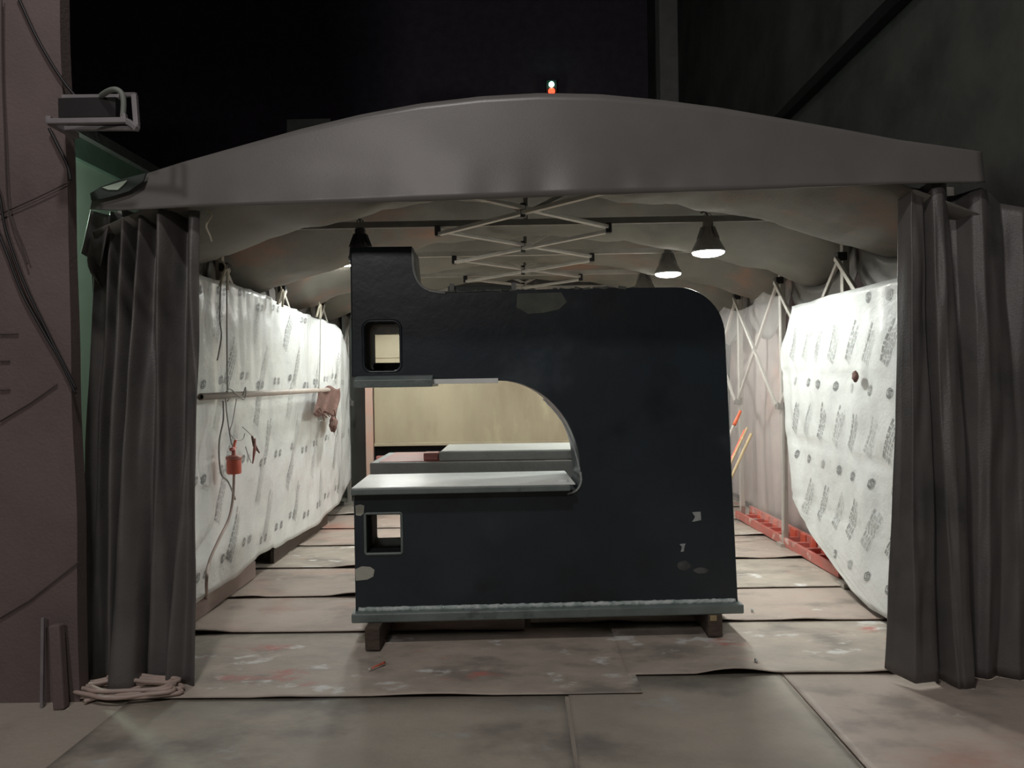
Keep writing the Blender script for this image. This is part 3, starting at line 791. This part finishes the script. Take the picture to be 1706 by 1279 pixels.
MB().tube(curve_pts([on_l(*q, -1.965) for q in [(377,652),(384,648),(396,658),(404,660),(409,645),(408,664),(398,663),(384,664),(379,668)]], 40), .0045, 6).build('cord_knot', 'cord_grey', pr)
# spray gun with red cup
g0 = on_l(390, 789, -1.97); sg = thing('spray_gun', g0, 'red-cupped paint spray gun hanging on a cord from the pipe', 'spray gun')
s_ = abs(on_l(403, 780, -1.97).y - on_l(378, 780, -1.97).y)
cr = .048
cup = MB().lathe([(cr*.9,0),(cr,.008),(cr,.105),(cr*.96,.11),(cr*.5,.112)], g0, 20).build('paint_cup', 'red_paint', sg)
MB().lathe([(cr*1.1,.098),(cr*1.1,.118),(cr*.6,.124),(.014,.130),(.014,.17)], g0, 20).build('cup_lid', 'red_worn', cup)
MB().tube([g0 + Vector(q) for q in ((0,-.02,.165),(0,.0,.18),(0,.03,.215),(0,.036,.225))], .010, 8).build('gun_handle', 'red_paint', sg)
MB().tube([g0 + Vector(q) for q in ((0,-.05,.17),(0,-.02,.17),(0,.035,.175))], [.012,.014,.008], 8).build('gun_body', 'red_worn', sg)
MB().tube([g0 + Vector((0, cr*1.0, .03)), g0 + Vector((0, cr*1.35, .04)), g0 + Vector((0, cr*1.35, .08)), g0 + Vector((0, cr*1.0, .09))], .005, 6).build('cup_clamp', 'red_worn', cup)
MB().tube(curve_pts([on_l(*q, -1.97) for q in [(376,664),(378,690),(384,730),(388,745)]], 14), .0045, 6).build('hanging_cord', 'cord_grey', sg)
hs = [(372,668),(372,700),(366,730),(365,760),(369,790),(380,802),(390,826),(392,832)]
MB().tube(curve_pts([on_l(*q, -1.985) for q in hs], 40), .006, 6).build('air_hose_end', 'cord_grey', sg)
MB().tube(curve_pts([on_l(*q, -1.975) for q in [(394,664),(388,700),(383,720),(392,732),(404,732),(408,722)]], 24), .003, 6).build('hook_wire', 'cord_grey', sg)
# air hose trailing down to the floor
hp = [on_l(390,790,-1.98), on_l(388,830,-1.985), on_l(381,865,-1.98), on_l(364,900,-1.96), on_l(348,938,-1.94), on_l(344,970,-1.90)]
e1 = atZ(344, 1003, .05); e2 = atZ(336, 1020, .03); e3 = atZ(326, 1026, .03); e4 = atZ(316, 1024, .03)
MB().tube(curve_pts(hp + [e1, e2, e3, e4], 60), .0095, 8).build('air_hose', 'hose_pink', label='pinkish air hose trailing from the spray gun down to the floor', cat='hose')
# pliers-like clamp hanging
q0 = on_l(424, 748, -1.985)
cl = thing('hanging_clamp', q0, 'small red-brown clamp hanging beside the spray gun', 'clamp')
MB().tube([on_l(404,711,-1.985), on_l(414,720,-1.985), on_l(421,727,-1.985)], .003, 6).build('wire', 'cord_grey', cl)
MB().tube([on_l(420,727,-1.98), on_l(424,742,-1.98), on_l(432,754,-1.98)], [.008,.014,.005], 8).build('jaw', 'rust_brown', cl)
MB().tube([on_l(425,730,-1.97), on_l(424,750,-1.97), on_l(421,772,-1.97)], [.006,.012,.004], 8).build('jaw', 'primer_red', cl)
MB().tube([on_l(409,744,-1.985), on_l(414,760,-1.985), on_l(419,771,-1.985)], .003, 6).build('handle', 'cord_grey', cl)
# stained rag and a clump at the end of the pipe
rg = thing('paint_rag', on_l(548, 700, -2.0), 'rust-brown stained rag draped over the far end of the pipe', 'rag')
def ragf(u, v):
    px = 529 + 37*u - 4*v + 2*math.sin(v*5); py = 645 + 46*v + 3*math.sin(u*9)
    q = on_l(px, py, -1.985 + .012*math.sin(u*14)); return q
MB().grid(ragf, 24, 10).build('cloth', 'rust_brown', rg, solid=.004)
def lump(c, r, seed, sq=1.):
    def f(u, v):
        a = 2*math.pi*u; b = math.pi*(v-.5); k = 1 + .35*nz(math.cos(a)*1.5+seed, math.sin(a)*1.5, b*1.5)
        return c + Vector((.5*r*k*math.cos(b)*math.cos(a), r*k*math.cos(b)*math.sin(a)*1.2, r*k*math.sin(b)*sq))
    return f
MB().grid(lump(on_l(555, 706, -1.98), .075, 1.), 18, 12).build('wad', 'rust_brown', rg)
mb = MB()
for k in range(5): mb.tube(curve_pts([on_l(524 + 6*k + random.uniform(-3,3), 688 + random.uniform(-4,4), -1.97), on_l(532 + 6*k, 684 + random.uniform(-6,6), -1.96), on_l(540 + 5*k, 697 + random.uniform(-4,6), -1.97)], 8), .006, 5)
mb.build('loose_threads', 'rust_brown', rg)
# knotted ties at the top of the left sheet
for i, (px, py) in enumerate(((372,466),(466,498),(530,520))):
    q = on_l(px, py, -2.03)
    mb = MB(); mb.tube(curve_pts([q + Vector((0,-.06,-.05)), q + Vector((.02,-.02,.06)), q + Vector((.02,.03,.06)), q + Vector((0,.07,-.06))], 14), .011, 6)
    mb.tube(curve_pts([q + Vector((.01,0,.05)), q + Vector((0,.0,.12)), Vector((XL, q.y + .02, 2.45))], 8), .006, 6)
    mb.build('sheet_tie', 'rope', ls)
# string hanging at the left front corner
st_ = [(345,350),(352,358),(347,368),(344,378),(350,392),(353,402)]
MB().tube(curve_pts([atY(x, y, 4.16) for x, y in st_], 24), .006, 6).build('knotted_string', 'rope', label='pale knotted string dangling under the valance by the left curtain', cat='string')
# skirting plank lying under the left sheet
for (ya, yb_, lb) in ((4.7, 6.05, 'pinkish plank on edge under the front part of the left sheet'), (6.5, 8.3, 'dark pinkish plank on edge further back under the left sheet')):
    MB().box((-2.17, ya, .022), (-2.135, yb_, .15)).build('plank', 'plank_grey' if ya < 6 else 'timber', bevel=.004, label=lb, cat='plank')
# hose coil on the floor by the left curtain
cc = atZ(222, 1146, .02)
coil = []
for k in range(181):
    a = 2*math.pi*k/36 + 2.2; r = .30 + .02*math.sin(k*.9) - .012*(k/36)
    coil.append(cc + Vector((r*math.cos(a)*.98 + .03*math.sin(k*.17), r*.34*math.sin(a) + .03*math.cos(k*.11) - .05, .012 + .006*(k/36) + .003*math.sin(k*.5))))
hc = thing('hose_coil', Vector((cc.x, cc.y, 0)), 'coil of pinkish hose on the floor at the foot of the left curtain', 'hose')
MB().tube(coil, .011, 8).build('coiled_hose', 'hose_pink', hc)
tl = [atZ(140,1168,.02), atZ(170,1160,.02), atZ(215,1150,.02), atZ(262,1131,.03), atZ(303,1112,.03)]
MB().tube(curve_pts(tl, 24), .010, 8).build('hose_tail', 'hose_pink', hc)

# bracket on the pier
bk = thing('wall_bracket', on_pier(150, 205), 'grey steel bracket frame with a cable loop high on the left wall', 'bracket')
BY0, BY1 = 3.54, 3.80
def bp(px, py, y): return atY(px, py, y)
MB().bar(bp(80,203,BY0), bp(212,201,BY0), .03, .026).build('front_rail', 'bracket_steel', bk, bevel=.004)
MB().bar(bp(212,201,BY0), bp(229,215,BY0-.02), .028, .024).build('end_rail', 'bracket_steel', bk, bevel=.004)
MB().bar(bp(100,214,BY0+.1), bp(226,214,BY0), .02, .02).build('lower_rail', 'bracket_steel', bk, bevel=.003)
MB().bar(bp(104,162,BY1-.1), bp(200,161,BY1-.1), .024, .02).build('top_rail', 'bracket_steel', bk, bevel=.004)
for a, b in (((224,158),(228,210)), ((206,190),(208,203)), ((82,194),(82,206))):
    MB().bar(bp(*a, BY0), bp(*b, BY0), .024).build('upright', 'bracket_steel', bk, bevel=.003)
MB().bar(bp(205,158,BY0+.05), bp(226,158,BY0), .016, .02).build('top_end_rail', 'bracket_steel', bk, bevel=.003)
MB().bar(bp(84,203,BY0), Vector((bp(84,203,BY0).x, 3.745, bp(84,203,BY0).z)), .03).build('wall_arm', 'bracket_steel', bk)
MB().tube(curve_pts([bp(168,160,BY0+.08), bp(180,152,BY0+.03), bp(192,149,BY0), bp(202,155,BY0), bp(206,170,BY0), bp(205,194,BY0)], 24), .013, 8).build('cable_loop', 'conduit', bk)
mb = MB().box((bp(105,165,BY0+.12).x, BY0+.08, bp(105,198,BY0+.1).z), (bp(196,165,BY0+.1).x, BY0+.14, bp(105,166,BY0+.1).z)).build('hollow_shade', 'cable_black', bk)  # black panel stands in for the shade inside the hollow bracket
# cables on the pier
for lb, pts, r in (('black cable running down the left wall to the steel bracket', [(28,-10),(60,60),(95,120),(122,156),(135,165)], .007),
                   ('upper of the two slanted black cables across the left wall', [(-10,300),(0,330),(10,385),(40,470),(75,545),(105,605),(127,648)], .007),
                   ('lower of the two slanted black cables across the left wall', [(-10,370),(10,418),(36,486),(72,552),(100,600),(126,656)], .007),
                   ('thin grey cable sagging near the left photo edge', [(3,0),(4,120),(8,230),(12,330),(20,370),(36,410),(46,440)], .004),
                   ('short dark cable dropping from the bracket along the wall edge', [(82,214),(95,240),(112,275),(118,300)], .008)):
    MB().tube(curve_pts([on_pier(x, y, .012) for x, y in pts], 40), r, 6).build('wall_cable', 'cable_black' if r > .005 else 'seam_dark', label=lb, cat='cable')
# post stub and rod leaning at the foot of the pier
q = atZ(98, 1183, .0)
ps = thing('leaning_post', Vector((q.x, q.y, 0)), 'worn grey steel post stub leaning on the foot of the left wall', 'post')
MB().bar((q.x, q.y + .02, 0.0), (q.x - .03, 3.69, .40), .055, .05).build('post_body', 'plaster', ps, bevel=.008)
MB().bar((q.x - .10, q.y + .03, 0), (q.x - .10, 3.70, .43), .014).build('thin_rod', 'bracket_steel', ps)

# ================================================================== RIGHT SIDE GEAR
# red cell tray on the floor
ta = atZ(1400, 962, .02); tb_ = atZ(1228, 862, .02)
tx0, ty0, ty1 = ta.x - .02, ta.y, tb_.y
tr = thing('red_rack_tray', (tx0 + .1, ty0, .02), 'long low red steel tray with cross dividers on the floor under the right sheet', 'rack')
skew = (tb_.x - ta.x)/(ty1 - ty0)
def tbx(a, b, m, name):
    vs = []
    for z in (a[2], b[2]):
        for x, y in ((a[0],a[1]),(b[0],a[1]),(b[0],b[1]),(a[0],b[1])): vs.append(Vector((x + skew*(y-ty0), y, z)))
    return MB().add(vs, [(0,3,2,1),(4,5,6,7),(0,1,5,4),(1,2,6,5),(2,3,7,6),(3,0,4,7)]).build(name, m, tr, bevel=.004)
TWd = .17
tbx((tx0, ty0, .02), (tx0+.035, ty1, .095), 'red_worn', 'side_rail')
tbx((tx0+TWd-.02, ty0, .02), (tx0+TWd+.01, ty1, .15), 'red_worn', 'side_rail')
tbx((tx0+.03, ty0, .02), (tx0+TWd-.015, ty1, .035), 'red_paint', 'tray_floor')
tbx((tx0, ty0-.012, .02), (tx0+TWd+.01, ty0+.012, .10), 'red_worn', 'end_plate')
nd = 11
for k in range(1, nd):
    y = ty0 + (ty1-ty0)*k/nd
    tbx((tx0+.03, y-.018, .03), (tx0+TWd-.015, y+.018, .092), 'red_worn', 'divider')
    if k < nd - 1 or True: tbx((tx0+TWd-.035, y+.04, .06), (tx0+TWd-.015, y+.15, .145), 'red_paint', 'cell_flap')
# leaning sticks
for (a, b, m, r, lb) in (((1216,800),(1252,722),'stick_tan',.014,'tan wooden stick leaning behind the machine, right-hand one of the bundle'),
                   ((1214,790),(1245,712),'stick_tan',.011,'thin tan stick leaning in the middle of the bundle behind the machine'),
                   ((1212,770),(1241,716),'red_paint',.012,'thin red stick leaning in the bundle behind the machine'),
                   ((1206,800),(1234,684),'stick_orange',.020,'orange-tipped bar leaning nearest the machine edge')):
    pt = atX(*b, 2.12); pbm = atX(*a, 2.0)
    dd = (pbm - pt); foot = pt + dd*((pt.z - .03)/(pt.z - pbm.z))
    foot = Vector((pt.x - .50*pt.z, pt.y - .12, .03))
    k = MB()
    if m == 'stick_orange':
        o = MB().tube([pt, pt + (foot-pt)*.10, pt + (foot-pt)*.12], [r*.7, r, r*.8], 8).build('leaning_bar', 'stick_orange', label=lb, cat='stick', group='sticks leaning behind the machine')
        MB().tube([pt + (foot-pt)*.12, foot], r*.7, 8).build('bar_shaft', 'galvanised', o)
    else:
        k.tube([pt, foot], r, 8).build('leaning_stick', m, label=lb, cat='stick', group='sticks leaning behind the machine')
# black cable end on the floor near tray
MB().tube(curve_pts([atZ(1218,822,.10), atZ(1230,827,.09), atZ(1242,834,.06), atZ(1252,846,.03)], 16), .022, 8).build('black_hose_end', 'cable_black', label='short thick black hose end on the floor at the far end of the red tray', cat='hose')
# cord strung along the roof edge at the right
MB().tube(curve_pts([atY(x, y, 6.2) for x, y in ((1392,372),(1388,395),(1372,420),(1345,438),(1322,440))], 24), .008, 6).build('roof_cord', 'cable_black', label='dark cord hanging in a curve along the right roof edge', cat='cord')

# ================================================================== SMALL THINGS
q = atZ(628, 1108, .03)
tk = thing('red_stick', Vector((q.x, q.y, .02)), 'small red stick with a white tip lying in front of the machine', 'stick')
a, b = atZ(614, 1115, .032), atZ(641, 1103, .032)
MB().tube([a + (b-a)*.12, b], [.004, .007], 6).build('shaft', 'red_paint', tk)
MB().tube([a, a + (b-a)*.14], .005, 6).build('tip', 'white_paint', tk)
MB().grid(lump(b + (a-b)*.12, .012, 3., .6), 8, 6).build('knot', 'red_paint', tk)
for i, (px, py, lb) in enumerate(((1259,1100,'crumpled foil scrap on the floor sheet right of the machine shadow'), (1253,1016,'small pale scrap on the floor beside the machine base corner'))):
    MB().grid(lump(atZ(px, py, .03), .016, 4. + i, .5), 10, 6).build('foil_scrap', 'foil' if i == 0 else 'filler_grey', label=lb, cat='scrap')
# indicator lamp far behind the ridge
q = atY(919, 143, 20.3)
sg_ = thing('indicator_lamp', q, 'tiny green over red indicator light glowing in the dark above the tent ridge', 'indicator light')
MB().box(q + Vector((-.16, .06, -.22)), q + Vector((.16, .2, .2))).build('lamp_box', 'lamp_dark', sg_, bevel=.02)
MB().lathe([(.07,0),(.06,.05),(.002,.07)], q + Vector((0, .06, .06)), 16, axis=Matrix.Rotation(R(90), 3, 'X')).build('green_lens', 'led_green', sg_)
MB().lathe([(.09,0),(.08,.05),(.002,.07)], q + Vector((0, .06, -.12)), 16, axis=Matrix.Rotation(R(90), 3, 'X')).build('red_lens', 'led_red', sg_)
# pale crate roof peeping behind the tent
q = atY(512, 212, 11.5)
MB().box((q.x-.25, 11.3, 0), (q.x+.4, 11.9, q.z+.06)).build('pale_cupboard', 'hall_wall', bevel=.01, label='pale grey top of a cupboard just showing behind the tent roof', cat='cupboard')
# added lamp, out of sight behind the pier, to light the neighbouring building
wlp = thing('added_wall_lamp', (-3.98, 5.2, 3.0), 'added unseen tube lamp lighting the green neighbouring wall', 'lamp')
MB().box((-4.05, 4.9, 2.97), (-4.0, 5.5, 3.03)).build('lamp_base', 'lamp_metal', wlp)
MB().tube([(-3.97, 4.92, 3.0), (-3.97, 5.48, 3.0)], .02, 10).build('lamp_tube', 'lamp_glow_far', wlp)
d = bpy.data.lights.new('tube_light', 'POINT'); d.energy = 62; d.color = (.80, 1.0, .86); d.shadow_soft_size = .1
o = bpy.data.objects.new('tube_light', d); link(o, wlp); o.location = (.12, .3, 0)
bpy.context.view_layer.update()
